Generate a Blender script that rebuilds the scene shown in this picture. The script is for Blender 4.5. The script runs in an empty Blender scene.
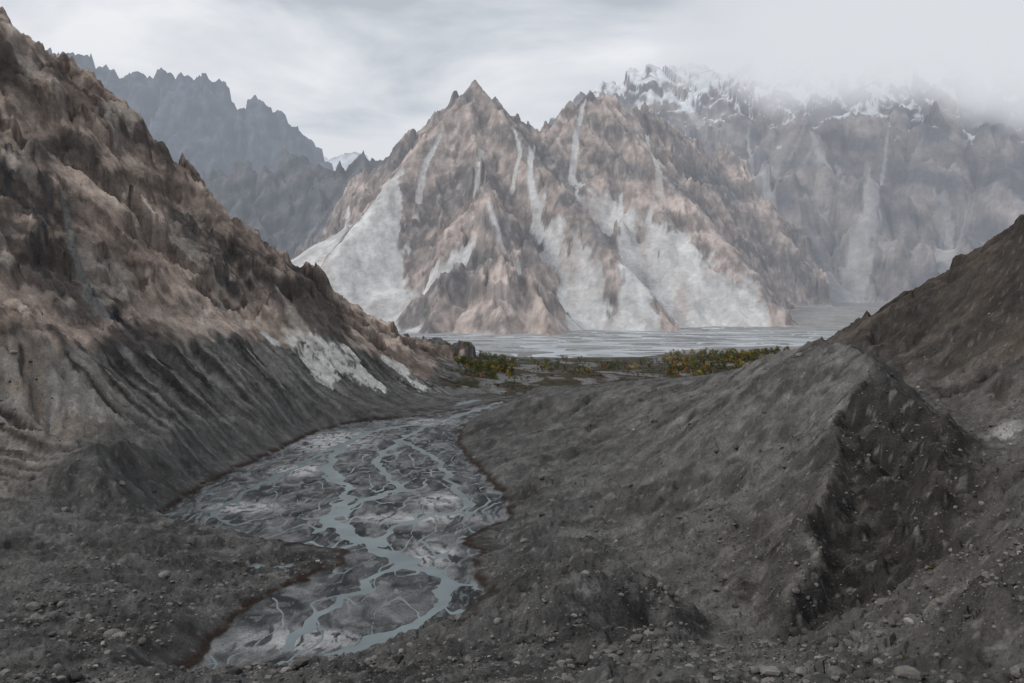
import bpy, math, numpy as np, time, bmesh
T0=time.time()
rng=np.random.default_rng(7)
F=887.;HC=100.;VH=290.;UC=512.
def W(u,v,Y): return ((u-UC)*Y/F, Y, HC-(v-VH)*Y/F)
def ss(a,b,x):
    t=np.clip((x-a)/(b-a),0,1); return t*t*(3-2*t)
P=rng.permutation(256); P=np.concatenate([P,P]).astype(np.int32)
_a=rng.random(256)*2*math.pi; GX=np.cos(_a).astype(np.float32); GY=np.sin(_a).astype(np.float32)
def pn(x,y,s=0):
    x=x+s*17.37; y=y+s*31.71
    xf=np.floor(x); yf=np.floor(y); fx=(x-xf).astype(np.float32); fy=(y-yf).astype(np.float32)
    xi=xf.astype(np.int32)&255; yi=yf.astype(np.int32)&255
    u=fx*fx*fx*(fx*(fx*6-15)+10); w=fy*fy*fy*(fy*(fy*6-15)+10)
    x1=(xi+1)&255; y1=(yi+1)&255
    def g(ix,iy,dx,dy):
        h=P[P[ix]+iy]; return GX[h]*dx+GY[h]*dy
    a=g(xi,yi,fx,fy); b=g(x1,yi,fx-1,fy); c=g(xi,y1,fx,fy-1); d=g(x1,y1,fx-1,fy-1)
    return ((a+u*(b-a))*(1-w)+(c+u*(d-c))*w)*1.5
def fbm(x,y,o,s=0,g=.5):
    r=0;a=1;f=1;n=0
    for k in range(o):
        r=r+a*pn(x*f,y*f,s+k*3.1); n+=a; a*=g; f*=2.03
    return r/n*1.3
def rid(x,y,o,s=0,g=.5):
    r=0;a=1;f=1;n=0
    for k in range(o):
        q=1-np.abs(pn(x*f,y*f,s+k*3.1))*1.6; r=r+a*q*np.abs(q); n+=a; a*=g; f*=2.07
    return r/n
def facet(x,y,s=0):
    # cellular planes: every cell is a randomly tilted slab -> angular crags
    xf=np.floor(x);yf=np.floor(y); xi=xf.astype(np.int32);yi=yf.astype(np.int32)
    best=np.full(x.shape,1e9); val=np.zeros(x.shape)
    for dx in (-1,0,1):
        for dy in (-1,0,1):
            cx=xi+dx; cy=yi+dy; h=P[P[(cx+s*13)&255]+((cy+s*7)&255)]
            ax=x-(cx+.12+.76*P[h+11]/255.); ay=y-(cy+.12+.76*P[h+93]/255.)
            d=ax*ax+ay*ay; v=ax*GX[h]+ay*GY[h]+(P[h+171]/255.-.5)*.9
            m=d<best; best=np.where(m,d,best); val=np.where(m,v,val)
    return val
def polydist(px,py,pts,closed=False):
    best=np.full(px.shape,1e18); t=np.zeros(px.shape); sd=np.zeros(px.shape); L=0
    pts=list(pts)
    if closed: pts=pts+[pts[0]]
    for (ax,ay),(bx,by) in zip(pts[:-1],pts[1:]):
        ex=bx-ax; ey=by-ay; l=math.hypot(ex,ey)+1e-6
        k=np.clip(((px-ax)*ex+(py-ay)*ey)/(l*l),0,1)
        qx=px-ax-k*ex; qy=py-ay-k*ey; d=qx*qx+qy*qy
        m=d<best
        best=np.where(m,d,best); t=np.where(m,L+k*l,t); sd=np.where(m,np.sign(ex*(py-ay)-ey*(px-ax)),sd); L+=l
    return np.sqrt(best),t,sd
def inside(px,py,pts):
    r=np.zeros(px.shape,bool); n=len(pts)
    for i in range(n):
        ax,ay=pts[i]; bx,by=pts[(i+1)%n]
        if ay==by: continue
        r^=((ay>py)!=(by>py))&(px<(bx-ax)*(py-ay)/(by-ay)+ax)
    return r
def erode(H,cell,n,steps,batches,seed,cap=5.,er=.35,dep=.25,inertia=.25,clampv=.12):
    r=np.random.default_rng(seed); h=(H/cell).copy(); ny,nx=h.shape
    tot=np.zeros_like(h)
    for b in range(batches):
        x=r.uniform(2,nx-4,n); y=r.uniform(2,ny-4,n); dx=np.zeros(n); dy=np.zeros(n); v=np.ones(n); w=np.ones(n); s=np.zeros(n)
        for k in range(steps):
            hf=h.ravel()
            ix=x.astype(np.int64); iy=y.astype(np.int64); fx=x-ix; fy=y-iy; i0=iy*nx+ix
            A=hf[i0];B=hf[i0+1];C=hf[i0+nx];D=hf[i0+nx+1]
            gx=(B-A)*(1-fy)+(D-C)*fy; gy=(C-A)*(1-fx)+(D-B)*fx
            hz=(A*(1-fx)+B*fx)*(1-fy)+(C*(1-fx)+D*fx)*fy
            dx=dx*inertia-gx*(1-inertia); dy=dy*inertia-gy*(1-inertia)
            l=np.sqrt(dx*dx+dy*dy)+1e-9; dx/=l; dy/=l
            X=np.clip(x+dx,1,nx-3); Y=np.clip(y+dy,1,ny-3)
            jx=X.astype(np.int64); jy=Y.astype(np.int64); ex=X-jx; ey=Y-jy; j0=jy*nx+jx
            hn=(hf[j0]*(1-ex)+hf[j0+1]*ex)*(1-ey)+(hf[j0+nx]*(1-ex)+hf[j0+nx+1]*ex)*ey
            dh=hn-hz
            c=np.maximum(-dh,.01)*v*w*cap
            de=np.where(dh>0,np.minimum(dh,s),np.where(s>c,(s-c)*dep,0.))
            eo=np.where((dh<=0)&(s<c),np.minimum((c-s)*er,-dh*.6),0.)
            q=de-eo; s-=q
            Dl=np.bincount(np.concatenate([i0,i0+1,i0+nx,i0+nx+1]),
               weights=np.concatenate([q*(1-fx)*(1-fy),q*fx*(1-fy),q*(1-fx)*fy,q*fx*fy]),minlength=nx*ny).reshape(ny,nx)
            Dl=np.clip(Dl,-clampv,clampv)
            E=Dl*.6; E[1:]+=Dl[:-1]*.1; E[:-1]+=Dl[1:]*.1; E[:,1:]+=Dl[:,:-1]*.1; E[:,:-1]+=Dl[:,1:]*.1
            h+=E; tot+=E
            v=np.sqrt(np.clip(v*v-dh*2,.05,9)); w*=.985; x=X; y=Y
    return h*cell,tot*cell
def rbf(cp,X,Y,c=5.):
    cp=np.array(cp,float); n=len(cp)
    D=np.sqrt((cp[:,None,0]-cp[None,:,0])**2+(cp[:,None,1]-cp[None,:,1])**2+c*c)
    A=np.zeros((n+3,n+3)); A[:n,:n]=D-np.eye(n)*1.0; A[:n,n]=1;A[:n,n+1]=cp[:,0];A[:n,n+2]=cp[:,1]; A[n:,:n]=A[:n,n:].T
    w=np.linalg.solve(A,np.concatenate([cp[:,2],[0,0,0]]))
    Z=w[n]+w[n+1]*X+w[n+2]*Y
    for i in range(n): Z+=w[i]*np.sqrt((X-cp[i,0])**2+(Y-cp[i,1])**2+c*c)
    return Z
def mesh_from(name,V,Fc,col=None,mat=None,smooth=True):
    me=bpy.data.meshes.new(name); V=np.ascontiguousarray(V,np.float32)
    k=Fc.shape[1]; nf=len(Fc)
    me.vertices.add(len(V)); me.vertices.foreach_set('co',V.ravel())
    me.loops.add(nf*k); me.loops.foreach_set('vertex_index',Fc.astype(np.int32).ravel())
    me.polygons.add(nf); me.polygons.foreach_set('loop_start',np.arange(0,nf*k,k,dtype=np.int32))
    me.polygons.foreach_set('use_smooth',np.full(nf,smooth,bool))
    me.update(calc_edges=True)
    if col is not None:
        a=me.color_attributes.new('Col','FLOAT_COLOR','POINT')
        cc=np.ones((len(V),4),np.float32); cc[:,:3]=np.clip(col,.01,.9); a.data.foreach_set('color',cc.ravel())
    ob=bpy.data.objects.new(name,me); bpy.context.scene.collection.objects.link(ob)
    if mat: me.materials.append(mat)
    return ob
def gridfaces(ny,nx):
    i=np.arange(ny*nx).reshape(ny,nx)
    return np.stack([i[:-1,:-1],i[:-1,1:],i[1:,1:],i[1:,:-1]],-1).reshape(-1,4)
def bil(G,x0,y0,c,X,Y):
    ny,nx=G.shape; fx=np.clip((X-x0)/c,0,nx-1.001); fy=np.clip((Y-y0)/c,0,ny-1.001)
    ix=fx.astype(int); iy=fy.astype(int); fx=fx-ix; fy=fy-iy
    return (G[iy,ix]*(1-fx)+G[iy,ix+1]*fx)*(1-fy)+(G[iy+1,ix]*(1-fx)+G[iy+1,ix+1]*fx)*fy
def mixc(a,b,t): return a*(1-t[...,None])+np.array(b)*t[...,None]
def cast(H,x0,y0,c,u,v,ya,yb):
    Ys=np.linspace(ya,yb,1600); x=(u-UC)*Ys/F; zr=HC-(v-VH)*Ys/F; h=bil(H,x0,y0,c,x,Ys)
    k=np.argmax(h>=zr)
    if not (h>=zr).any(): k=np.argmin(zr-h)
    return x[k],Ys[k]

# ---------------------------------------------------------------- materials
def nodes(m):
    m.use_nodes=True; nt=m.node_tree; nt.nodes.clear(); return nt
def land_mat(name,scales,bump,bdist,rough=.95,var=.35):
    m=bpy.data.materials.new(name); nt=nodes(m); N=nt.nodes; L=nt.links
    out=N.new('ShaderNodeOutputMaterial'); b=N.new('ShaderNodeBsdfPrincipled'); b.inputs['Roughness'].default_value=rough
    b.inputs['Specular IOR Level'].default_value=.12
    at=N.new('ShaderNodeAttribute'); at.attribute_name='Col'
    tc=N.new('ShaderNodeTexCoord')
    cur=None; hgt=None
    for i,s in enumerate(scales):
        n=N.new('ShaderNodeTexNoise'); n.inputs['Scale'].default_value=s; n.inputs['Detail'].default_value=5 if i==0 else 3; n.inputs['Roughness'].default_value=.7
        L.new(tc.outputs['Object'],n.inputs['Vector'])
        mr=N.new('ShaderNodeMapRange'); mr.inputs['From Min'].default_value=.3; mr.inputs['From Max'].default_value=.7
        mr.inputs['To Min'].default_value=1-var; mr.inputs['To Max'].default_value=1+var
        L.new(n.outputs['Fac'],mr.inputs['Value'])
        if cur is None: cur=mr.outputs[0]; hgt=n.outputs['Fac']
        else:
            mm=N.new('ShaderNodeMath'); mm.operation='MULTIPLY'; L.new(cur,mm.inputs[0]); L.new(mr.outputs[0],mm.inputs[1]); cur=mm.outputs[0]
    vm=N.new('ShaderNodeVectorMath'); vm.operation='SCALE'; L.new(at.outputs['Color'],vm.inputs[0]); L.new(cur,vm.inputs['Scale'])
    L.new(vm.outputs[0],b.inputs['Base Color'])
    bp=N.new('ShaderNodeBump'); bp.inputs['Strength'].default_value=bump; bp.inputs['Distance'].default_value=bdist
    L.new(hgt,bp.inputs['Height']); L.new(bp.outputs[0],b.inputs['Normal'])
    L.new(b.outputs[0],out.inputs['Surface']); return m
def water_mat(name,col,rough,sc,spec=.5):
    m=bpy.data.materials.new(name); nt=nodes(m); N=nt.nodes; L=nt.links
    out=N.new('ShaderNodeOutputMaterial'); b=N.new('ShaderNodeBsdfPrincipled')
    b.inputs['Roughness'].default_value=rough; b.inputs['IOR'].default_value=1.33; b.inputs['Specular IOR Level'].default_value=spec
    tc=N.new('ShaderNodeTexCoord'); n=N.new('ShaderNodeTexNoise'); n.inputs['Scale'].default_value=sc; n.inputs['Detail'].default_value=4
    L.new(tc.outputs['Object'],n.inputs['Vector'])
    r=N.new('ShaderNodeValToRGB'); r.color_ramp.elements[0].position=.35; r.color_ramp.elements[1].position=.65
    r.color_ramp.elements[0].color=(*[c*.8 for c in col],1); r.color_ramp.elements[1].color=(*[c*1.15 for c in col],1)
    L.new(n.outputs['Fac'],r.inputs[0]); L.new(r.outputs[0],b.inputs['Base Color'])
    bp=N.new('ShaderNodeBump'); bp.inputs['Strength'].default_value=.2; bp.inputs['Distance'].default_value=.1
    n2=N.new('ShaderNodeTexNoise'); n2.inputs['Scale'].default_value=.8; L.new(tc.outputs['Object'],n2.inputs['Vector'])
    L.new(n2.outputs['Fac'],bp.inputs['Height']); L.new(bp.outputs[0],b.inputs['Normal'])
    L.new(b.outputs[0],out.inputs['Surface']); return m
M_ground=land_mat('moraine_gravel',[1.3,.12],1.,1.0,var=.36)
M_rock=land_mat('mountain_rock',[.05,.012],.75,9.,var=.22)
M_far=land_mat('far_rock',[.03,.006],.7,14.,var=.2)
M_stone=land_mat('boulder_stone',[1.5],.5,.2,var=.3)
M_leaf=land_mat('leaf',[.8],.1,.1,var=.3)

# ---------------------------------------------------------------- near terrain
cp=[]
pix=[
(0,683,200),(0,600,270),(0,540,330),(0,470,380),(0,430,410),(0,325,440),(0,300,470),(0,200,560),(0,100,660),(0,15,760),
(-200,683,180),(-200,500,300),(-200,300,400),(-200,100,500),(-200,-150,640),
(60,345,455),(95,440,400),(60,460,395),
(120,683,190),(120,620,250),(120,560,300),(120,500,370),(120,440,440),(120,352,510),(120,300,570),(120,250,620),(120,180,720),(108,100,840),(50,62,800),(140,135,870),
(180,460,440),(180,405,500),(180,342,580),
(240,455,500),(240,415,560),(240,335,650),(240,290,740),(240,237,910),(170,170,880),(165,260,700),
(330,430,620),(330,400,680),(330,385,705),(330,337,760),(330,310,850),(325,290,940),(285,262,930),
(400,415,700),(400,395,780),(400,375,830),(400,355,900),(390,338,970),(430,388,850),(437,380,900),
(490,400,806),(600,374,1056),(500,371,1120),(500,358,1400),(700,352,1500),(450,354,1600),
(500,512,400),(450,440,590),(540,500,400),(520,450,500),(560,425,560),(540,402,600),(540,388,640),(600,386,600),(650,388,565),(690,391,530),(700,380,560),(740,374,500),
(600,445,480),(600,500,370),(650,450,420),(600,540,310),(560,560,290),(500,560,310),(520,600,258),
(570,608,195),(480,652,178),(400,668,165),(300,680,168),(240,690,165),(400,695,140),(600,683,110),(640,645,150),(690,665,195),(665,620,222),(740,668,190),(800,683,105),
(1024,683,80),(900,650,110),(850,645,145),(960,560,130),(1024,560,105),
(700,430,385),(740,480,330),(650,520,310),(680,560,270),(700,610,225),(760,600,222),(770,480,300),(800,420,340),(880,560,200),(620,560,285),(900,480,248),(895,425,285),
(1000,500,205),(1024,440,235),(985,470,255),(960,430,330),(940,400,400),(1000,420,295),
(1024,230,500),(1000,245,510),(950,275,530),(900,303,560),(850,332,580),(815,347,610),(795,356,660),
(1000,320,420),(1000,370,355),(950,330,480),(940,370,430),(885,345,520),(1100,150,460),(1200,60,440),(1200,400,200),(1100,300,380),(1100,683,60),
]
for p in pix: cp.append(W(*p))
crest_px=[(700,382,560),(740,374,490),(780,355,430),(822,345,400),(845,350,370),(865,361,340),(890,378,310),(916,404,280),(922,440,258),(940,475,238),(960,510,214)]
crest=[W(*p) for p in crest_px]
spur=[W(*p) for p in [(865,361,340),(862,395,318),(838,432,290),(842,480,255),(812,540,222),(800,585,200),(775,625,192)]]
mound=[W(*p) for p in [(545,612,188),(585,590,200),(620,573,212),(648,590,205),(668,620,196),(690,652,188)]]
hump=[W(*p) for p in [(530,402,620),(560,388,640),(605,385,610),(650,388,575),(700,382,545)]]
cp+=[(x,y,z-2) for x,y,z in crest]
cp+=[(0,0,96),(0,25,82),(0,60,67),(-60,40,68),(60,40,80),(120,60,84),(-100,100,44),(-160,140,22),(140,110,82),(300,200,120),(450,300,180),
 (-520,560,330),(-700,700,470),(-700,400,380),(-400,200,100),(-700,100,220),(-500,1000,230),(-330,1150,110),(-200,1250,15),(-700,1300,200),(-450,1550,60),
 (60,760,8),(110,900,1),(210,900,4),(160,740,18),(240,800,24),(350,900,50),(260,1050,0),(500,800,140),(600,1200,70),(400,1400,-4),(700,1500,20),(750,500,260),
 (175,430,48),(160,360,42),(152,310,40),(140,270,40),(180,500,45),
 (40,330,5),(-45,480,0),(-100,400,0),(-40,270,0),(-30,310,0),(-60,560,0),(-30,680,0)]
gc=2.0; gx0,gy0=-800.,-20.
nx=801; ny=871
gX,gY=np.meshgrid(gx0+np.arange(nx)*gc,gy0+np.arange(ny)*gc)
Z=rbf(cp,gX,gY)
wxc=gX+7*fbm(gX/28,gY/28,4,301); wyc=gY+7*fbm(gX/28,gY/28,4,302)
def addridge(Z,pts,sl,up=1.):
    dm=np.full(gX.shape,1e9)
    for a,b in zip(pts[:-1],pts[1:]):
        ex=b[0]-a[0]; ey=b[1]-a[1]; k=np.clip(((wxc-a[0])*ex+(wyc-a[1])*ey)/(ex*ex+ey*ey),0,1)
        d=np.hypot(wxc-a[0]-k*ex,wyc-a[1]-k*ey); Z=np.maximum(Z,a[2]+k*(b[2]-a[2])+up-sl*d); dm=np.minimum(dm,d)
    return Z,dm
Z,cd_=addridge(Z,crest,.82,3.)
Z,sd_=addridge(Z,spur,.95,1.5)
Z,_=addridge(Z,mound,.8,2.)
Z,_=addridge(Z,hump,.5,.5)
print('rbf',time.time()-T0,Z.min(),Z.max())
wall_px=[(-200,330,330),(0,325,440),(60,345,455),(120,352,510),(180,342,580),(240,335,650),(330,337,760),(385,345,850),(432,382,880),(450,380,1050)]
wall=[W(*p)[:2] for p in wall_px]
wd,wt,wsd=polydist(gX+6*pn(gX/40,gY/40,5),gY,wall)
ws=wd*wsd
LM=ss(2,30,ws)
wx=gX+18*fbm(gX/70,gY/70,3,1); wy=gY+18*fbm(gX/70,gY/70,3,2)
crag=rid(wx/120,wy/150,3,3)
Z+=LM*((crag-.35)*34*ss(0,160,ws))
gul=[W(*p)[:2] for p in [(885,385,308),(905,440,266),(895,500,228),(860,575,200),(805,640,180)]]
gd=polydist(gX,gY,gul)[0]; GM=np.exp(-(gd/20)**2)*ss(-4,4,(wxc-np.interp(wyc,[180,192,200,222,255,290,318,340],[56,57,65,75,95,107,126,136])))
Z-=GM*12*(1-rid(wx/24,wy/34,3,310))
hum=(1-LM)*ss(1100,800,gY)*(1-.8*np.exp(-(cd_/60)**2))*(1-.5*ss(500,640,gY))
Z+=hum*((rid(gX/75,gY/75,4,21)-.4)*7.0+3.2*fbm(gX/22,gY/22,4,22))
Z,dep=erode(Z,gc,14000,40,5,11,cap=4,er=.3)
fx_=gX+5*fbm(gX/20,gY/20,3,501); fy_=gY+5*fbm(gX/20,gY/20,3,502)
amp_=ss(0,60,ws)*LM
Z+=amp_*(facet(fx_/70,fy_/80,1)*18+facet(fx_/28,fy_/32,2)*9)+LM*facet(fx_/11,fy_/12,3)*3.
bnd=(Z*.8+gX*.42-gY*.10)/26.+.5*fbm(gX/70,gY/70,3,530)
Z+=amp_*5.*(np.abs(bnd%1-.5)*2-.5)
Z+=GM*(facet(fx_/13,fy_/15,4)*4.2+facet(fx_/6,fy_/6,14)*1.6)
RK=(1-LM)*ss(.1,.35,fbm(gX/38,gY/38,3,520))*ss(700,500,gY)
RR=ss(150,200,gX)*ss(330,380,gY)*ss(700,620,gY)*ss(-.15,.15,fbm(gX/60,gY/60,3,525))
Z+=RK*facet(fx_/9,fy_/9,15)*1.7+RR*(facet(fx_/22,fy_/24,16)*6+facet(fx_/9,fy_/9,17)*2.5)
print('erode1',time.time()-T0)
def floorP(u,v,z=0.):
    Y=(HC-z)*F/(v-VH); return ((u-UC)*Y/F,Y)
lag_px=[(500,401),(470,408),(425,416),(355,423),(315,433),(285,448),(245,466),(200,490),(160,516),(200,533),(290,543),(345,550),(345,564),(305,580),(258,602),(215,640),(180,688),(330,684),(435,652),(470,614),(488,592),(472,574),(480,552),(458,540),(510,520),(505,498),(478,470),(456,444),(462,425),(515,405)]
lag=[floorP(*p) for p in lag_px]
riv_px=[(300,352),(395,354),(480,357),(560,358),(640,358),(690,350),(740,347),(800,347),(870,344),(910,332),(760,329),(640,328),(560,328),(500,329),(400,329),(300,329)]
riv=[floorP(u,v,-14.) for u,v in riv_px]
chan=[floorP(*p) for p in [(520,394),(492,405),(440,421),(375,430),(340,445),(325,468),(352,492),(326,520),(372,546),(425,568),(452,596),(405,634),(330,655),(240,672)]]
chan2=[floorP(*p) for p in [(440,421),(400,440),(375,462),(400,490),(350,505),(326,520)]]
chan3=[floorP(*p) for p in [(372,546),(395,565),(360,590),(320,610),(290,650)]]
chan4=[floorP(*p) for p in [(340,445),(290,470),(235,497),(215,515)]]
chan5=[floorP(*p) for p in [(400,440),(440,460),(455,490),(470,508),(410,520),(372,546)]]
def full_height(X,Y):
    sh=X.shape; X=X.ravel(); Y=Y.ravel()
    z=bil(Z,gx0,gy0,gc,X,Y)
    wdd=polydist(X+4*pn(X/30,Y/30,81),Y,wall); s=wdd[0]*wdd[2]; lm=ss(0,25,s)
    det=.9*fbm(X/7,Y/7,3,31)+.5*pn(X/2.1,Y/2.1,32)+.25*pn(X/.9,Y/.9,33)
    qx=X+2*pn(X/6,Y/6,36)
    rk=facet(qx/5.5,Y/6.5,5)*1.7+facet(qx/2.3,Y/2.8,6)*.7
    z=z+det*(1-ss(900,1200,Y)*.6)+lm*rk*ss(1400,1200,Y)+.7*facet(X/3.1,Y/3.1,7)*(1-lm)*ss(700,500,Y)
    prof=ss(-80,-12,s)*(1-ss(-3,5,s))*ss(1100,950,Y)*ss(-.35,.05,pn(wdd[1]/70,s*0+3.3,84)+.15)
    fl=np.abs(pn(wdd[1]/9.5+.8*pn(wdd[1]/25,wdd[0]/50,6),wdd[0]/200,12))*1.9
    z=z-prof*(7.5*(1-np.clip(fl,0,1))**1.5)
    z=z*(1-ss(1420,1600,Y))+(-12.8+.6*fbm(X/60,Y/60,3,35))*ss(1420,1600,Y)
    # lagoon flats (only evaluated around them)
    dl=np.full(X.shape,-99.); m=(Y>150)&(Y<980)&(X>-230)&(X<60)
    x_,y_=X[m],Y[m]; zm=z[m]
    wX=x_+3.0*fbm(x_/14,y_/14,3,41); wY=y_+5.0*fbm(x_/14,y_/14,3,42)
    d=polydist(wX,wY,lag,True)[0]*np.where(inside(wX,wY,lag),1,-1)
    o=np.maximum(-d,0)
    zm=np.minimum(np.maximum(zm,np.where(o<15,.35+o*.02,-99)),.5+.42*o+.02*o*o+.25*det[m]*np.minimum(o/4,1))
    jx=3.5*pn(x_/12,y_/16,61)
    c=polydist(wX+jx,wY,chan)[0]-2.4-2.0*pn(x_/20,y_/30,66)
    for ch,w_ in ((chan2,1.6),(chan3,1.3),(chan4,1.2),(chan5,1.3)): c=np.minimum(c,polydist(wX-jx,wY+jx,ch)[0]-w_)
    qx=x_+8*fbm(x_/25,y_/40,3,51); qy=y_+14*fbm(x_/25,y_/40,3,52)
    br=np.abs(pn(qx/13,qy/34,53)); br2=np.abs(pn(qx/6,qy/15,54))
    fl_=.10+.10*fbm(x_/12,y_/20,3,55)
    fl_=fl_-.45*ss(.065,.0,br)-.35*ss(.05,0,br2)*ss(-.1,.3,pn(x_/40,y_/60,56))-1.0*ss(1.2,-1.2,c)
    inl=ss(0,1.2,d)
    z[m]=zm*(1-inl)+fl_*inl; dl[m]=d
    dr=np.full(X.shape,-99.); m=(Y>1300)
    x_,y_=X[m],Y[m]
    rX=x_+14*fbm(x_/60,y_/60,3,71); rY=y_+40*fbm(x_/90,y_/90,3,72)
    d=polydist(rX,rY,riv,True)[0]*np.where(inside(rX,rY,riv),1,-1)
    rx=x_+60*fbm(x_/160,y_/200,3,73); ry=y_+60*fbm(x_/160,y_/200,3,74)
    rb=np.abs(pn(rx/240,ry/130,75)); rb2=np.abs(pn(rx/110,ry/75,76))
    rf=-13.6+.25*fbm(x_/60,y_/40,3,77)-1.2*ss(.20,.05,rb)-.9*ss(.10,.02,rb2)
    ir=ss(0,8,d); zr_=np.where(d<0,np.maximum(z[m],-13.3),z[m])
    z[m]=zr_*(1-ir)+rf*ir; dr[m]=d
    return [q.reshape(sh) for q in (z,dl,dr,s,wdd[1])]
NR,NA=1180,1120
rr=np.concatenate([np.geomspace(12,90,70,endpoint=False),np.geomspace(90,3100,NR-70)])
an=np.radians(np.linspace(-41,41,NA))
X=rr[:,None]*np.sin(an)[None,:]; Y=rr[:,None]*np.cos(an)[None,:]
z,dl,dr,s,wt_=full_height(X,Y)
print('polar',time.time()-T0)
GYs,GXs=np.gradient(Z,gc); SL=np.hypot(GXs,GYs)
sl=bil(SL,gx0,gy0,gc,X,Y); dp=bil(np.clip(dep,-2,2),gx0,gy0,gc,X,Y); zz=bil(Z,gx0,gy0,gc,X,Y)
def NC(u,v): return cast(Z,gx0,gy0,gc,u,v,120,1100)
def npatch(u,v,rx,ry=None):
    x,y=NC(u,v); return np.exp(-(((X-x)/rx)**2+((Y-y)/(ry or rx))**2))
g=np.zeros(X.shape+(3,)); g[:]=(.094,.091,.089)
n1=fbm(X/40,Y/40,4,101); n2=fbm(X/9,Y/9,4,102); n3=fbm(X/3,Y/3,3,103); n4=fbm(X/120,Y/120,3,104)
g=mixc(g,(.042,.041,.041),ss(-.1,.5,n1)*.85)
g=mixc(g,(.165,.16,.155),ss(0,.5,n2)*.55)
br_=ss(95,190,X-.1*Y+12*n2)*ss(800,600,Y)
br_=np.maximum(br_*.9,ss(330,250,Y)*ss(20,80,X)*.35)
g=mixc(g,(.098,.075,.06),br_)
g=mixc(g,(.042,.035,.031),br_*ss(0,.35,n1)*.8)
cdp=bil(cd_,gx0,gy0,gc,X,Y); gmp=bil(GM,gx0,gy0,gc,X,Y); gxs=bil(GXs,gx0,gy0,gc,X,Y); rkp=bil(RK,gx0,gy0,gc,X,Y); rrp=bil(RR,gx0,gy0,gc,X,Y)
lit_face=np.exp(-(cdp/75)**2)*(1-np.clip(gmp*1.5,0,1))*ss(.0,.2,gxs)
g=mixc(g,(.20,.19,.18),lit_face*.85*ss(-.6,.1,n2)*ss(-.5,.1,n1+.2))  # paler albedo on left-facing slopes paints in the sunlit side
stk=pn((X+Y)/5,(Y-X)/60,120); g=mixc(g,(.075,.07,.067),lit_face*ss(.1,.4,stk)*.5)
g=mixc(g,(.17,.165,.158),ss(.1,1.,dp)*.45*(1-br_))
g=mixc(g,(.05,.047,.044),rkp*.5); g=mixc(g,(.045,.038,.034),rrp*.6*ss(.3,.7,sl))
g=mixc(g,(.030,.027,.026),np.clip(gmp*1.6,0,1)*.88*ss(-.6,0,n2))  # dark gully rock, with shade of the unlit side painted in
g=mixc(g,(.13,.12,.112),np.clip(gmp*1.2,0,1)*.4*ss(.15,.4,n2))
g=mixc(g,(.045,.042,.04),ss(.85,1.4,sl)*.6)
wm=ss(-85,-20,s)*(1-ss(-3,4,s))*ss(1100,900,Y)
g=mixc(g,(.145,.14,.135),wm*.75)
lmw=wm*ss(-190,-212,X)*ss(500,440,Y)
g=mixc(g,(.25,.21,.18),lmw*.9)
fs=pn(wt_/4.5+.4*n2,s/90,12)
g=mixc(g,(.29,.28,.27),wm*ss(.1,.4,fs)*.65); g=mixc(g,(.032,.030,.029),wm*ss(.06,.34,-fs)*.82)
lm=ss(-2,8,s+7*n2)*ss(1400,1200,Y)
rc=np.zeros_like(g); rc[:]=(.225,.175,.147)
q=fbm((X+.3*Y)/90,(zz+.4*X)/45,4,110); q2=fbm((X)/34,(zz*1.3+.5*X)/16,4,111); q3=fbm(X/45,Y/45,4,112)
bd=(zz*.8+X*.42-Y*.10)/26.+.5*fbm(X/70,Y/70,3,530)+.10*n2
bk=np.floor(bd).astype(int)&255; bt=(P[bk]/255.)   # tone of each stratum
bl=np.abs(bd%1-.5)*2
fcx=X+5*fbm(X/20,Y/20,3,501); fcy=Y+5*fbm(X/20,Y/20,3,502)
fc=facet(fcx/28,fcy/32,2); fc2=facet(fcx/70,fcy/80,1)
rc=mixc(rc,(.44,.355,.305),ss(.5,.75,bt)*.8); rc=mixc(rc,(.075,.064,.058),ss(.38,.15,bt)*.85)
rc=mixc(rc,(.05,.045,.043),ss(.8,.98,bl)*.6)
rc=mixc(rc,(.42,.335,.285),ss(.05,.35,q)*.75); rc=mixc(rc,(.048,.043,.043),ss(.08,.3,-q)*.8)
rc=mixc(rc,(.085,.07,.06),ss(0.1,.35,q2)*.5); rc=mixc(rc,(.50,.44,.39),ss(0.15,.4,q3)*.5)
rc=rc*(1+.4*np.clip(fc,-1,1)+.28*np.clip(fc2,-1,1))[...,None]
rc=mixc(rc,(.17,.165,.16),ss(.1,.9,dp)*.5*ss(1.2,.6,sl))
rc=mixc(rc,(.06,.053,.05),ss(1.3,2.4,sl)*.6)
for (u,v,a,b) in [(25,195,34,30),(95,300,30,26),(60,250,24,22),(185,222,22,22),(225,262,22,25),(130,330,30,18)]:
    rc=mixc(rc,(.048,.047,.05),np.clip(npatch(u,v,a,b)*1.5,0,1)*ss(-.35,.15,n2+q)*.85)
def nchute(pts,w0,w1):
    pp=[NC(*p) for p in pts]; d,t,_=polydist(X+5*n2,Y+5*n2,pp); T=t/max(t.max(),1); return ss(1.,.5,d/(w0+(w1-w0)*T))
rc=mixc(rc,(.20,.20,.20),nchute([(60,185),(66,215),(72,250),(100,310)],2.5,8)*.7)
rc=mixc(rc,(.28,.26,.24),nchute([(180,240),(215,280),(240,325)],2,6)*.6)
rc=mixc(rc,(.28,.24,.21),nchute([(10,90),(35,120),(30,170)],2,6)*.6)
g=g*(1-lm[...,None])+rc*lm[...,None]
wp=0
for (u,v,a,b) in [(298,342,11,16),(318,350,12,20),(335,362,10,20),(322,378,9,12),(350,350,9,14),(362,372,11,22),(378,384,9,14),(400,368,12,26),(418,384,12,20),(270,338,10,8),(388,360,9,16)]: wp=wp+npatch(u,v,a,b)
wpm=ss(.5,.7,wp+.5*n2+.2*n3)*ss(20,8,s)
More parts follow.
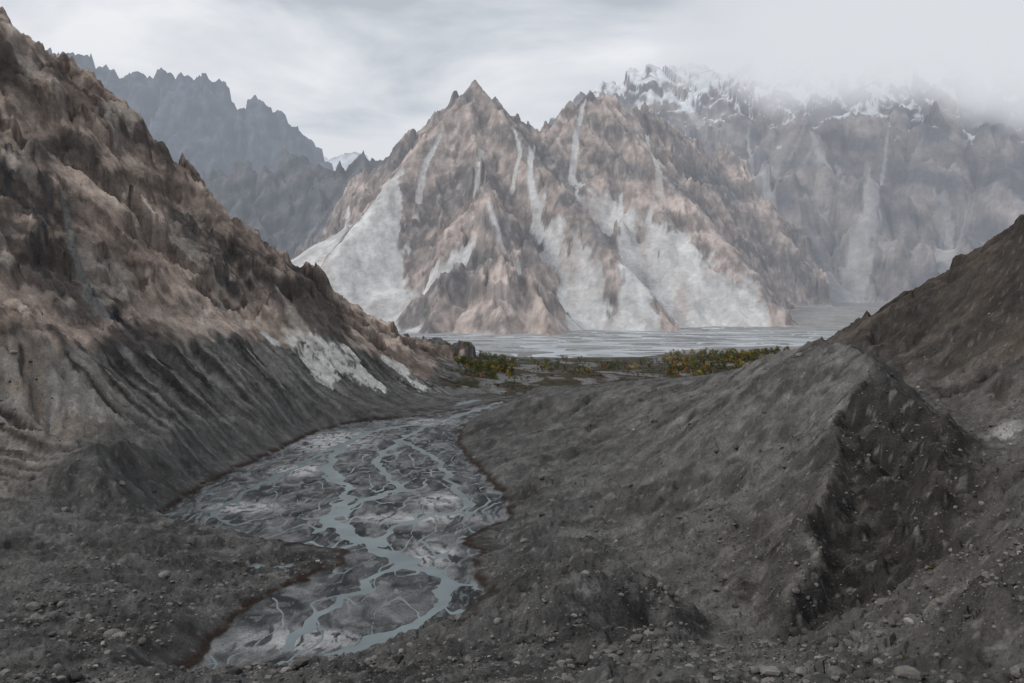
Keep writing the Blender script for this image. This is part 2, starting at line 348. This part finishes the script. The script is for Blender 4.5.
g=mixc(g,(.62,.60,.575),wpm*ss(-.5,-.2,n2+.5*n3)*ss(-.6,-.1,fs+.2))
wp2=npatch(1010,433,7,5)+npatch(250,345,12,5)*.7+npatch(815,552,3,3)*.6
g=mixc(g,(.38,.37,.355),np.clip(wp2*1.3,0,1)*ss(-.1,.25,n2+.3*n3))
vf=ss(820,900,Y)*ss(1500,1440,Y)*(1-lm)*ss(-.25,.05,n1+.25)*ss(12,4,zz)
vc=np.zeros_like(g); vc[:]=(.045,.040,.033); vc=mixc(vc,(.085,.06,.032),ss(0,.4,n2)); vc=mixc(vc,(.04,.046,.022),ss(0,.4,n1)*.7); vc=mixc(vc,(.19,.19,.19),ss(.10,.25,fbm(X/50,Y/110,3,140))*.8)
g=g*(1-vf[...,None])+vc*vf[...,None]
g=mixc(g,(.27,.255,.24),ss(.35,.6,n3)*.5*(1-lm)*ss(700,300,Y))
inl=ss(0,.8,dl)
qx=X+9*fbm(X/22,Y/35,3,151); qy=Y+16*fbm(X/22,Y/35,3,152)
m1=fbm(qx/9,qy/26,5,153); m2=fbm(qx/3,qy/8,4,154); m3=pn(qx/35,qy/50,155)
mud=np.zeros_like(g); mud[:]=(.092,.095,.099)
mud=mixc(mud,(.045,.048,.052),ss(.0,.3,m1)); mud=mixc(mud,(.17,.173,.178),ss(.05,.35,-m1)*.8)
mud=mixc(mud,(.26,.263,.268),ss(.14,.32,m2)*.5)
def fpatch(u,v,rx,ry):
    x,y=floorP(u,v); return np.exp(-(((X-x)/rx)**2+((Y-y)/ry)**2))
for (u,v,rx,ry) in [(433,556,9,14),(335,441,22,34),(415,518,26,9),(430,422,14,14),(300,470,12,16),(245,508,14,9),(440,500,10,12),(300,640,16,8)]:
    mud=mixc(mud,(.44,.44,.445),np.clip(fpatch(u,v,rx,ry)*1.6,0,1)*ss(-.2,.1,m2+.15)*.85)
g=g*(1-inl[...,None])+mud*inl[...,None]
rim=ss(-4.5,-1.2,dl)*ss(.8,-.2,dl)
g=mixc(g,(.034,.023,.018),rim*ss(-.3,.1,n2+.15)*.95)
ir=ss(0,8,dr)
rvc=np.zeros_like(g); rvc[:]=(.35,.35,.35); rvc=mixc(rvc,(.23,.225,.22),ss(-.05,.25,fbm(X/130,Y/90,4,160)))
g=g*(1-ir[...,None])+rvc*ir[...,None]
fr=ss(1500,1650,Y)*(1-ir); g=mixc(g,(.26,.25,.24),fr)
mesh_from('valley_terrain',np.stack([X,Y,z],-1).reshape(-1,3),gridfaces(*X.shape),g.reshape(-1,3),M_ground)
print('near mesh',time.time()-T0)
def flat(name,x0,x1,y0,y1,zv,mat):
    return mesh_from(name,np.array([(x0,y0,zv),(x1,y0,zv),(x1,y1,zv),(x0,y1,zv)],float),np.array([[0,1,2,3]]),np.full((4,3),.12),mat,False)
xs=[p[0] for p in lag]; ys=[p[1] for p in lag]
flat('lagoon_water',min(xs)-6,max(xs)+8,min(ys)-8,max(ys)+10,-.08,water_mat('silty_meltwater',(.14,.172,.18),.25,.05,.3))
flat('river_water',-900,1500,1380,2750,-14.0,water_mat('river_silt_water',(.48,.52,.545),.35,.01,.3))
flat('ground',-14000,14000,-200,16000,-45.,M_far)

# ---------------------------------------------------------------- mountains
def ridge_field(X,Y,ridges,warp=25.,wsc=220.,seed=0):
    wx=X+warp*fbm(X/wsc,Y/wsc,3,seed+1); wy=Y+warp*fbm(X/wsc,Y/wsc,3,seed+2)
    H=np.full(X.shape,-60.)
    sn=1+.22*fbm(X/260,Y/260,3,seed+3)
    for pts,sl in ridges:
        w=[W(*p) for p in pts]
        for a,b in zip(w[:-1],w[1:]):
            ex=b[0]-a[0]; ey=b[1]-a[1]; l2=ex*ex+ey*ey
            k=np.clip(((wx-a[0])*ex+(wy-a[1])*ey)/l2,0,1)
            d=np.hypot(wx-a[0]-k*ex,wy-a[1]-k*ey)
            H=np.maximum(H,a[2]+k*(b[2]-a[2])-sl*sn*d)
    return H
def blur(A,n):
    for k in range(n):
        B=A.copy(); B[1:]+=A[:-1]; B[:-1]+=A[1:]; B[0]+=A[0]; B[-1]+=A[-1]
        C=B.copy(); C[:,1:]+=B[:,:-1]; C[:,:-1]+=B[:,1:]; C[:,0]+=B[:,0]; C[:,-1]+=B[:,-1]; A=C/9
    return A
def massif(name,x0,x1,y0,y1,cell,ridges,cones,chutes,amp,asc,seed,colf,mat,base=None,er=True,warp=16.,batches=2,horns=()):
    nx=int((x1-x0)/cell)+1; ny=int((y1-y0)/cell)+1
    X,Y=np.meshgrid(x0+np.arange(nx)*cell,y0+np.arange(ny)*cell)
    H=ridge_field(X,Y,ridges,warp=warp,seed=seed)
    wx=X+.3*asc*fbm(X/asc,Y/asc,3,seed+11); wy=Y+.3*asc*fbm(X/asc,Y/asc,3,seed+12)
    up=ss(-40,120,H)
    H=H+up*((rid(wx/asc,wy/asc,3,seed+13)-.5)*amp)
    if er: H,dep=erode(H,cell,12000,45,batches,seed+5,cap=5,er=.35,clampv=.12)
    else: dep=np.zeros_like(H)
    f1=facet(wx/(asc*.42),wy/(asc*.5),8); f2=facet(wx/(asc*.17),wy/(asc*.2),9); f3=facet(X/(asc*.07),Y/(asc*.08),10)
    H=H+up*(f1*amp*.42+f2*amp*.2+f3*amp*.08)
    for (u,v,Yd,k1) in horns:
        x,y,zc=W(u,v,Yd); d=np.hypot(X-x,(Y-y)*.8); th=np.arctan2(Y-y,X-x)
        H=np.maximum(H,zc-k1*d*(1+.22*np.cos(5*th+1.3)+.1*np.sin(9*th))+5*f3+14*f2*ss(0,60,d))
    S=np.full(X.shape,-60.)
    for (u,v,Yd,sl) in cones:
        x,y,zc=W(u,v,Yd); d=np.hypot(X-x+14*pn(X/80,Y/80,seed+20),Y-y)
        S=np.maximum(S,zc-sl*d)
    if base is not None: S=np.maximum(S,base(X,Y))
    scr=ss(-4,5,S-H+3*fbm(X/18,Y/18,3,seed+21))
    H=np.maximum(H,S+.8*fbm(X/25,Y/25,3,seed+22))
    if chutes:
        Hb=blur(H,8); cm=np.zeros_like(H); wj=fbm(X/45,Y/45,4,seed+30); isl=ss(.18,.36,fbm(X/60,Y/75,3,seed+33))
        for pts,w0,w1 in chutes:
            pp=[cast(Hb,x0,y0,cell,u,v,y0,y1) for u,v in pts]
            d,t,_=polydist(X+w1*.3*wj,Y+w1*.3*wj,pp); Lt=sum(math.hypot(a[0]-b[0],a[1]-b[1]) for a,b in zip(pp[:-1],pp[1:]))
            wd_=w0+(w1-w0)*t/Lt; cm=np.maximum(cm,ss(1.05,.85,d/wd_+.2*wj)*(1-isl*ss(.45,.7,d/wd_)*(w1>40)))
        H=H*(1-cm)+(Hb-3)*cm; scr=np.maximum(scr,cm)
    gy,gx=np.gradient(H,cell); slp=np.hypot(gx,gy)
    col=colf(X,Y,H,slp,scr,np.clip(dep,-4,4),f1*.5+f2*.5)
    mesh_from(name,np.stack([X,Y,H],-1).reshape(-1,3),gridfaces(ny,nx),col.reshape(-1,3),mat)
    print(name,X.shape,time.time()-T0)
def col_main(X,Y,H,sl,scr,dep,fv):
    g=np.zeros(X.shape+(3,)); g[:]=(.40,.322,.283)
    a=fbm((X+.35*H)/240,(H*1.1+Y*.3)/190,5,201); b=fbm((X-.3*H)/60,(H)/80,4,202); c=fbm(X/20,H/34,3,203)
    g=mixc(g,(.54,.44,.39),ss(0,.35,a)); g=mixc(g,(.155,.142,.14),ss(.03,.26,-a)*.9)
    g=mixc(g,(.165,.142,.13),ss(.05,.32,b)*.65); g=mixc(g,(.62,.54,.49),ss(.1,.4,c)*.4); g=mixc(g,(.14,.12,.115),ss(.1,.4,-c)*.45)
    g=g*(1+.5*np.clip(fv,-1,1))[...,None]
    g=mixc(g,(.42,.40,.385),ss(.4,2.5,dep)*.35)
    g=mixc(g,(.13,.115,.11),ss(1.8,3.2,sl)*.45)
    dark=ss(-560,-700,X)*ss(3150,3300,Y); g=mixc(g,(.12,.12,.125),dark*.85)
    sc=np.zeros_like(g); sc[:]=(.68,.665,.65); d=fbm((X+.5*Y)/60,(Y-.5*X)/110,4,204); sc=mixc(sc,(.52,.50,.485),ss(-.05,.35,d)); sc=mixc(sc,(.46,.39,.35),ss(0.1,.4,fbm(X/110,Y/200,4,205))*.6)
    flatm=ss(.3,.12,sl); sc=mixc(sc,(.26,.245,.23),flatm*.9)
    return g*(1-scr[...,None])+sc*scr[...,None]
main_r=[
 ([(300,275,3350),(335,215,3300),(360,172,3280),(385,153,3260),(410,134,3240),(440,114,3220),(456,100,3200),(475,84,3200),(490,95,3220),(510,113,3250),(525,128,3280),(539,140,3300),(553,124,3320),(570,106,3340),(590,97,3350),(603,100,3380),(625,108,3450),(660,118,3700),(700,128,4000)],1.38),
 ([(475,84,3200),(468,130,3060),(487,192,2760),(470,260,2560),(430,322,2330)],1.15),
 ([(487,192,2760),(520,262,2560),(548,318,2330),(552,338,2120)],1.05),
 ([(487,192,2760),(500,260,2500),(500,322,2280)],1.1),
 ([(440,114,3220),(415,180,3020),(405,240,2800),(415,318,2450)],1.15),
 ([(510,113,3250),(522,170,3100),(535,215,2950)],1.35),
 ([(590,97,3350),(580,150,3230),(592,200,3080),(605,262,2860)],1.25),
 ([(592,200,3080),(560,262,2850),(575,310,2600)],1.3),
 ([(603,100,3380),(645,145,3300),(665,185,3180),(668,225,3080),(680,262,2930),(690,298,2720)],1.2),
 ([(645,145,3300),(685,185,3250),(708,225,3180),(728,270,3000)],1.3),
 ([(700,128,4000),(735,160,3850),(760,210,3700),(775,270,3500)],1.3),
]
main_c=[(577,262,2860,.62),(640,285,2820,.6),(690,297,2860,.58),(384,205,3080,.62),(355,235,3000,.6),(710,296,2970,.58),(500,312,2420,.6),(440,305,2480,.6),(330,250,3100,.6)]
main_ch=[([(572,178),(590,200),(612,222),(640,252),(668,285),(700,318)],14,125),([(540,235),(560,262),(580,295),(600,332)],16,100),
 ([(585,100),(576,135),(572,180)],6,14),([(622,196),(620,215),(628,240)],10,24),([(393,180),(378,215),(350,255),(320,290)],28,185),([(398,190),(393,230),(372,300)],14,100),
 ([(482,150),(478,175),(476,192)],5,9),([(690,250),(712,285),(740,314)],14,90),([(470,250),(440,275),(395,305)],9,60),([(545,195),(535,225)],7,16),
 ([(440,135),(425,165),(418,200)],5,11),([(640,125),(655,160),(660,190)],5,12),([(515,130),(520,155),(512,190)],4,9),([(350,205),(330,240),(310,268)],8,40),([(535,145),(530,175),(540,235)],4,13),([(625,250),(635,285),(640,325)],8,60),([(487,205),(500,240),(520,275)],4,12)]
def base_main(X,Y):
    return -17+.034*np.maximum(0,Y-2480)*ss(150,700,X)+.02*np.maximum(0,Y-2480)
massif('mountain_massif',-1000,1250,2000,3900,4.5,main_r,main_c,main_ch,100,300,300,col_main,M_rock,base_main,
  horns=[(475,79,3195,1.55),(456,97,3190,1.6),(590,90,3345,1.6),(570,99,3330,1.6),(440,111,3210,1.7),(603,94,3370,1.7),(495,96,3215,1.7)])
def col_dark(X,Y,H,sl,scr,dep,fv):
    g=np.zeros(X.shape+(3,)); g[:]=(.095,.098,.106); b=fbm(X/90,H/70,4,212)
    g=mixc(g,(.155,.148,.145),ss(0,.4,b)); g=mixc(g,(.06,.063,.07),ss(0,.4,-b)); g=mixc(g,(.19,.185,.18),ss(1,4,dep)*.5)
    g=g*(1+.35*np.clip(fv,-1,1))[...,None]
    return mixc(g,(.22,.215,.21),scr*.8)
def col_haze_blue(X,Y,H,sl,scr,dep,fv):
    return col_dark(X,Y,H,sl,scr,dep,fv)*np.array([.72,.86,1.05])  # blue of the distance haze painted into the rock colour
massif('dark_ridge',-2500,-450,3300,4700,8,
 [([(40,190,4100),(100,182,4000),(150,172,4000),(215,166,4050),(270,170,4050),(310,166,4000),(345,163,3950),(385,158,3900),(420,165,3900)],1.0),
  ([(345,163,3950),(310,215,3750),(280,262,3550)],1.1),([(310,166,4000),(250,220,3750),(200,270,3500)],1.1),([(215,166,4050),(180,220,3800)],1.1)],
 [],[([(345,185),(325,215),(300,255)],6,25)],90,300,400,col_dark,M_rock,None)
def col_back(snowline):
    def f(X,Y,H,sl,scr,dep,fv):
        g=np.zeros(X.shape+(3,)); g[:]=(.25,.225,.223); b=fbm(X/200,H/160,4,222); c=fbm(X/60,H/60,4,223)
        g=mixc(g,(.34,.30,.288),ss(0,.4,b)); g=mixc(g,(.12,.117,.13),ss(0,.32,-b)*.85); g=mixc(g,(.13,.125,.13),ss(0,.4,c)*.6)
        g=g*(1+.45*np.clip(fv,-1,1))[...,None]
        g=mixc(g,(.36,.345,.34),ss(.5,3,dep)*.5); g=mixc(g,(.36,.35,.345),scr); g=mixc(g,(.25,.235,.22),scr*ss(.3,.12,sl))
        sn=ss(snowline-60,snowline+80,H+380*fbm(X/130,Y/130,3,224)-200*(sl-1.0)-70*fv)*ss(600,850,H)
        return mixc(g,(.80,.82,.85),sn*.95)
    return f
massif('snow_range',200,4300,2700,5900,9,
 [([(585,92,5200),(612,78,5200),(640,74,5200),(690,66,5250),(720,66,5200),(760,60,5150),(820,48,5100),(880,45,5050),(960,42,5000),(1040,40,4900),(1150,20,4800),(1300,20,4700)],1.0),
  ([(640,74,5200),(660,120,4900),(700,190,4500)],1.0),([(720,66,5200),(745,130,4750),(770,200,4350),(800,262,4050)],1.0),
  ([(820,48,5100),(835,130,4650),(850,210,4250),(870,285,3950)],1.0),
  ([(900,45,5050),(915,130,4600),(925,210,4200),(945,270,3950)],1.0),
  ([(980,42,5000),(995,120,4500),(1010,200,4150),(1020,270,3900)],1.0),
  ([(1100,30,4800),(1100,150,4200),(1090,260,3800)],1.0)],
 [(810,235,4450,.62),(885,235,4400,.62),(965,235,4300,.62),(1040,230,4300,.62),(745,260,4200,.6)],
 [([(868,165),(872,200),(862,240),(845,292)],8,80),([(800,110),(815,145),(835,175)],8,18),([(748,130),(752,170),(775,225)],6,22),([(935,190),(950,225),(945,262)],8,50),([(890,120),(885,160),(868,185)],6,12),([(668,88),(690,110),(700,125)],14,24)],
 125,520,500,col_back(1070),M_far,
 lambda X,Y: -17-4*ss(1300,1150,X)+.054*np.maximum(0,Y-2480)*ss(150,700,X))
massif('hazy_blue_range',-5200,-400,5200,7400,14,
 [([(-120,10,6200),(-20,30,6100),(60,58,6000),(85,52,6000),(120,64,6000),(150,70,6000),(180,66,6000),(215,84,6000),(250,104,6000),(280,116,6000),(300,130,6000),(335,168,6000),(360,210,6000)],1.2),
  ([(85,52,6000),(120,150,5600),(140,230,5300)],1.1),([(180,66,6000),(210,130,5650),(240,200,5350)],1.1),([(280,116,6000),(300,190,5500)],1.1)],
 [],[],150,420,600,col_haze_blue,M_far,None,warp=15.)
massif('distant_snow_peak',-2600,0,8600,10000,25,
 [([(280,175,9300),(320,163,9300),(345,150,9300),(365,157,9300),(400,180,9300)],.7)],[],[],100,500,700,lambda X,Y,H,sl,scr,dep,fv: mixc(np.zeros(X.shape+(3,))+.35,(.75,.78,.82),ss(-.3,.2,fbm(X/300,Y/300,4,9)+.2)),M_far,None,er=False)

# ---------------------------------------------------------------- boulders
def ico(sub,seed):
    bm=bmesh.new(); bmesh.ops.create_icosphere(bm,subdivisions=sub,radius=1.)
    v=np.array([x.co[:] for x in bm.verts]); f=np.array([[y.index for y in x.verts] for x in bm.faces]); bm.free()
    r=np.random.default_rng(seed)
    for k in range(7):
        n=r.normal(size=3); n/=np.linalg.norm(n); d=r.uniform(.45,.85); p=v@n; v=v-np.outer(np.maximum(p-d,0),n)
    v*=np.array([r.uniform(.8,1.3),r.uniform(.7,1.1),r.uniform(.5,.8)]); return v,f
def instances(name,tmpl,pos,scale,rot,col,mat,smooth,tcol=None):
    if len(pos)==0: return
    Vs=[];Fs=[];Cs=[];off=0
    k=rng.integers(0,len(tmpl),len(pos))
    for t,(v,f) in enumerate(tmpl):
        m=np.where(k==t)[0]
        if len(m)==0: continue
        c=np.cos(rot[m])[:,None]; s_=np.sin(rot[m])[:,None]; S=scale[m][:,None]
        x=(v[None,:,0]*c-v[None,:,1]*s_)*S+pos[m,0:1]; y=(v[None,:,0]*s_+v[None,:,1]*c)*S+pos[m,1:2]; zv=v[None,:,2]*S+pos[m,2:3]
        Vs.append(np.stack([x,y,zv],-1).reshape(-1,3))
        Fs.append((f[None]+ (off+np.arange(len(m))*len(v))[:,None,None]).reshape(-1,f.shape[1])); off+=len(m)*len(v)
        cc=np.repeat(col[m][:,None,:],len(v),1)
        if tcol is not None: cc=cc*tcol[t][None,:,:]
        Cs.append(cc.reshape(-1,3))
    mesh_from(name,np.concatenate(Vs),np.concatenate(Fs),np.concatenate(Cs),mat,smooth)
def scatter(n,a0,a1,r0,r1,cl=.0):
    a=np.radians(rng.uniform(a0,a1,n)); R=r0*(r1/r0)**rng.random(n); x=R*np.sin(a); y=R*np.cos(a)
    keep=pn(x/25,y/25,170)+rng.normal(size=n)*.35>cl
    x=x[keep];y=y[keep]; zz_,d1,d2,s_,_=full_height(x,y); k=d1<-1.5
    return x[k],y[k],zz_[k]
tm=[ico(2,i) for i in range(8)]
tm1=[ico(1,50+i) for i in range(8)]
xa,ya,za=scatter(14000,-36,36,75,560); sa=np.minimum(.17*(rng.random(len(xa))**-.5),1.4)*(.65+np.hypot(xa,ya)/600)
xb,yb,zb=scatter(5200,-32,34,75,210,-.1); sb=np.minimum(.26*(rng.random(len(xb))**-.45),1.25)
xc,yc,zc=scatter(2600,-34,-10,200,330,.1); sc_=np.minimum(.45*(rng.random(len(xc))**-.42),2.3)
x2,y2,z2=scatter(45000,-34,36,75,340,-.15); s2=np.minimum(.12*(rng.random(len(x2))**-.4),.6)*(.6+np.hypot(x2,y2)/350)
x=np.concatenate([xa,xb,xc,x2]); y=np.concatenate([ya,yb,yc,y2]); zr=np.concatenate([za,zb,zc,z2]); sz=np.concatenate([sa,sb,sc_,s2])
tone=(rng.uniform(.045,.20,len(x))*(1+.6*(rng.random(len(x))<.08)))[:,None]*np.array([1.,.94,.89])
big=sz/np.hypot(x,y)>.0035
for nm,k,tp in (('boulders',big,tm),('gravel',~big,tm1)):
    instances(nm,tp,np.stack([x,y,zr+sz*.15],-1)[k],sz[k],rng.uniform(0,6.28,k.sum()),tone[k],M_stone,False)
# ---------------------------------------------------------------- trees
def tree_t(seed,shrub=False):
    r=np.random.default_rng(seed); V=[];Fc=[];C=[]
    def tube(p,q,a,b):
        o=len(V)
        for (c_,rad) in ((p,a),(q,b)):
            for i in range(3):
                t=i*math.pi*2/3; V.append((c_[0]+rad*math.cos(t),c_[1]+rad*math.sin(t),c_[2])); C.append((.6,.5,.45))
        for i in range(3):
            j=(i+1)%3; Fc.append((o+i,o+j,o+3+j)); Fc.append((o+i,o+3+j,o+3+i))
    cs=[]
    if not shrub: tube((0,0,-.05),(.03,.02,.55),.035,.015)
    for k in range(6):
        t=r.uniform(0,6.28); h=r.uniform(.3,.9) if not shrub else r.uniform(.1,.35); R=r.uniform(.08,.28) if not shrub else r.uniform(.1,.5)
        c_=(R*math.cos(t),R*math.sin(t),h); cs.append(c_); tube((0,0,h*.5),c_,.015,.006)
    for c_ in cs:
        b=r.uniform(.6,1.3)
        for j in range(20):
            p=np.array(c_)+r.normal(size=3)*np.array([.09,.09,.09 if not shrub else .06])
            e=r.normal(size=(3,3))*.05; o=len(V)
            for q in e: V.append(tuple(p+q)); C.append((b,b,b))
            Fc.append((o,o+1,o+2))
    return (np.array(V),np.array(Fc)),np.array(C)
tt=[tree_t(i) for i in range(6)]; st_=[tree_t(20+i,True) for i in range(5)]
pal=np.array([(.06,.075,.03),(.12,.12,.04),(.27,.21,.045),(.27,.13,.035),(.09,.08,.03),(.05,.045,.03)])
def grove(name,boxes,tmp,h0,h1,probs,th=-.1,zmax=14):
    xs=[];ys=[]
    for (u0,u1,y0,y1,n) in boxes:
        yy=rng.uniform(y0,y1,n); uu=rng.uniform(u0,u1,n); xx=(uu-UC)*yy/F
        k=fbm(xx/45,yy/70,3,180)+rng.normal(size=n)*.12>th; xs.append(xx[k]); ys.append(yy[k])
    x=np.concatenate(xs); y=np.concatenate(ys); z_,d1,d2,s_,_=full_height(x,y); k=(d2<-5)&(d1<-2)&(z_<zmax); x=x[k];y=y[k];z_=z_[k]
    sc=rng.uniform(h0,h1,len(x))*rng.uniform(.6,1.2,len(x)); patch_=pn(x/60,y/60,190)
    idx=rng.choice(len(pal),len(x),p=probs); idx=np.where((patch_>.15)&(idx==2),0,idx); cl=pal[idx]*rng.uniform(.7,1.3,(len(x),1))
    instances(name,[t[0] for t in tmp],np.stack([x,y,z_],-1),sc,rng.uniform(0,6.28,len(x)),cl,M_leaf,False,tcol=[t[1] for t in tmp])
grove('autumn_tree_grove',[(402,515,960,1420,1300),(665,790,980,1480,1500),(530,670,1150,1400,220)],tt,5,11,[.25,.32,.21,.12,.07,.03],.0)
grove('valley_shrubs',[(425,800,840,1400,3200)],st_,2,4.5,[.12,.12,.05,.07,.24,.40],-.05)
grove('dry_shrubs',[(900,1060,75,200,60),(820,1000,200,420,60)],st_,.6,1.6,[0,0,0,.0,.5,.5],-.5,900)
print('objs',time.time()-T0)

# ---------------------------------------------------------------- haze & cloud (self-glowing volumes)
def box(name,x0,x1,y0,y1,z0,z1,mat):
    me=bpy.data.meshes.new(name); bm=bmesh.new(); bmesh.ops.create_cube(bm,size=1.)
    for v in bm.verts: v.co=((x0+x1)/2+v.co.x*(x1-x0),(y0+y1)/2+v.co.y*(y1-y0),(z0+z1)/2+v.co.z*(z1-z0))
    bm.to_mesh(me); bm.free(); ob=bpy.data.objects.new(name,me); bpy.context.scene.collection.objects.link(ob); me.materials.append(mat); return ob
def haze_glow_mat(name,sig,col):
    m=bpy.data.materials.new(name); nt=nodes(m); N=nt.nodes; L=nt.links
    out=N.new('ShaderNodeOutputMaterial'); ab=N.new('ShaderNodeVolumeAbsorption'); ab.inputs['Color'].default_value=(0,0,0,1); ab.inputs['Density'].default_value=sig
    em=N.new('ShaderNodeEmission'); em.inputs['Color'].default_value=(*col,1); em.inputs['Strength'].default_value=sig  # haze emits its own light in place of scattered daylight
    ad=N.new('ShaderNodeAddShader'); L.new(ab.outputs[0],ad.inputs[0]); L.new(em.outputs[0],ad.inputs[1]); L.new(ad.outputs[0],out.inputs['Volume']); return m
box('haze',-9000,9000,1150,8400,-60,1500,haze_glow_mat('valley_haze_glow',.00011,(.46,.50,.57)))
m=bpy.data.materials.new('cloud_vapour_glow'); nt=nodes(m); N=nt.nodes; L=nt.links
out=N.new('ShaderNodeOutputMaterial'); tc=N.new('ShaderNodeTexCoord')
n=N.new('ShaderNodeTexNoise'); n.inputs['Scale'].default_value=.0018; n.inputs['Detail'].default_value=3; L.new(tc.outputs['Object'],n.inputs['Vector'])
sx=N.new('ShaderNodeSeparateXYZ'); L.new(tc.outputs['Object'],sx.inputs[0])
def MR(src,a,b,c,d):
    q=N.new('ShaderNodeMapRange'); q.inputs['From Min'].default_value=a; q.inputs['From Max'].default_value=b; q.inputs['To Min'].default_value=c; q.inputs['To Max'].default_value=d; L.new(src,q.inputs['Value']); return q.outputs[0]
def MA(op,a,b):
    q=N.new('ShaderNodeMath'); q.operation=op
    for i,v in enumerate((a,b)):
        if isinstance(v,(int,float)): q.inputs[i].default_value=v
        else: L.new(v,q.inputs[i])
    return q.outputs[0]
hz=MR(sx.outputs['Z'],800,1330,-.5,1.0); hx=MA('ADD',MR(sx.outputs['X'],350,1300,-1.9,-.25),MR(sx.outputs['X'],1300,2600,0.,.85))
nn=MR(n.outputs['Fac'],.3,.7,-.6,.6)
den=MA('MAXIMUM',MA('ADD',MA('ADD',hz,hx),nn),0.)
den=MA('MULTIPLY',MA('MINIMUM',den,1.),.004)
ab=N.new('ShaderNodeVolumeAbsorption'); ab.inputs['Color'].default_value=(0,0,0,1); L.new(den,ab.inputs['Density'])
em=N.new('ShaderNodeEmission'); em.inputs['Color'].default_value=(.82,.84,.87,1); L.new(den,em.inputs['Strength'])  # emission stands in for daylight scattered inside the cloud
ad=N.new('ShaderNodeAddShader'); L.new(ab.outputs[0],ad.inputs[0]); L.new(em.outputs[0],ad.inputs[1]); L.new(ad.outputs[0],out.inputs['Volume'])
box('cloud_bank',300,3900,3800,5300,760,1700,m)

# ---------------------------------------------------------------- world, sun, camera
SE,SR=math.radians(42),math.radians(-106)
w=bpy.data.worlds.new('World'); bpy.context.scene.world=w; w.use_nodes=True; nt=w.node_tree; nt.nodes.clear(); N=nt.nodes; L=nt.links
out=N.new('ShaderNodeOutputWorld'); sk=N.new('ShaderNodeTexSky'); sk.sky_type='NISHITA'; sk.sun_disc=False; sk.sun_elevation=SE; sk.sun_rotation=SR
b1=N.new('ShaderNodeBackground'); b1.inputs['Strength'].default_value=.08; L.new(sk.outputs[0],b1.inputs['Color'])
tc=N.new('ShaderNodeTexCoord'); sx=N.new('ShaderNodeSeparateXYZ'); L.new(tc.outputs['Generated'],sx.inputs[0])
zz_=MA('ADD',MA('MAXIMUM',sx.outputs['Z'],0.),.12)
cx=MA('DIVIDE',sx.outputs['X'],zz_); cy=MA('DIVIDE',sx.outputs['Y'],zz_)
cb=N.new('ShaderNodeCombineXYZ'); L.new(cx,cb.inputs[0]); L.new(cy,cb.inputs[1])
n=N.new('ShaderNodeTexNoise'); n.inputs['Scale'].default_value=1.1; n.inputs['Detail'].default_value=7; n.inputs['Roughness'].default_value=.5; n.inputs['Distortion'].default_value=.3; L.new(cb.outputs[0],n.inputs['Vector'])
hb=MR(sx.outputs['Z'],.0,.30,.23,-.06)
nf=MA('ADD',n.outputs['Fac'],hb)
rp=N.new('ShaderNodeValToRGB'); e=rp.color_ramp.elements; e[0].position=.40; e[0].color=(.47,.51,.55,1); e[1].position=.60; e[1].color=(1.,1.,1.,1)
k=e.new(.5); k.color=(.77,.79,.82,1); L.new(nf,rp.inputs[0])
b2=N.new('ShaderNodeBackground'); b2.inputs['Strength'].default_value=1.12; L.new(rp.outputs[0],b2.inputs['Color'])
mx=N.new('ShaderNodeMixShader'); mx.inputs[0].default_value=.93; L.new(b1.outputs[0],mx.inputs[1]); L.new(b2.outputs[0],mx.inputs[2]); L.new(mx.outputs[0],out.inputs['Surface'])
sd=bpy.data.lights.new('sun','SUN'); sd.energy=1.5; sd.angle=math.radians(10); sd.color=(1,.97,.92); so=bpy.data.objects.new('sun',sd); bpy.context.scene.collection.objects.link(so)
from mathutils import Vector
sdir=Vector((math.sin(SR)*math.cos(SE),math.cos(SR)*math.cos(SE),math.sin(SE)))
so.rotation_euler=sdir.to_track_quat('Z','Y').to_euler()
cd=bpy.data.cameras.new('camera'); cam=bpy.data.objects.new('camera',cd); bpy.context.scene.collection.objects.link(cam)
cam.location=(0,0,HC); cam.rotation_euler=(math.radians(90),0,0); cd.sensor_width=36; cd.lens=F/1024*36; cd.shift_y=(VH-341.5)/1024; cd.clip_end=40000; cd.clip_start=.5
sc=bpy.context.scene; sc.camera=cam
sc.view_settings.view_transform='Standard'; sc.view_settings.look='None'; sc.view_settings.exposure=0
print('done',time.time()-T0)
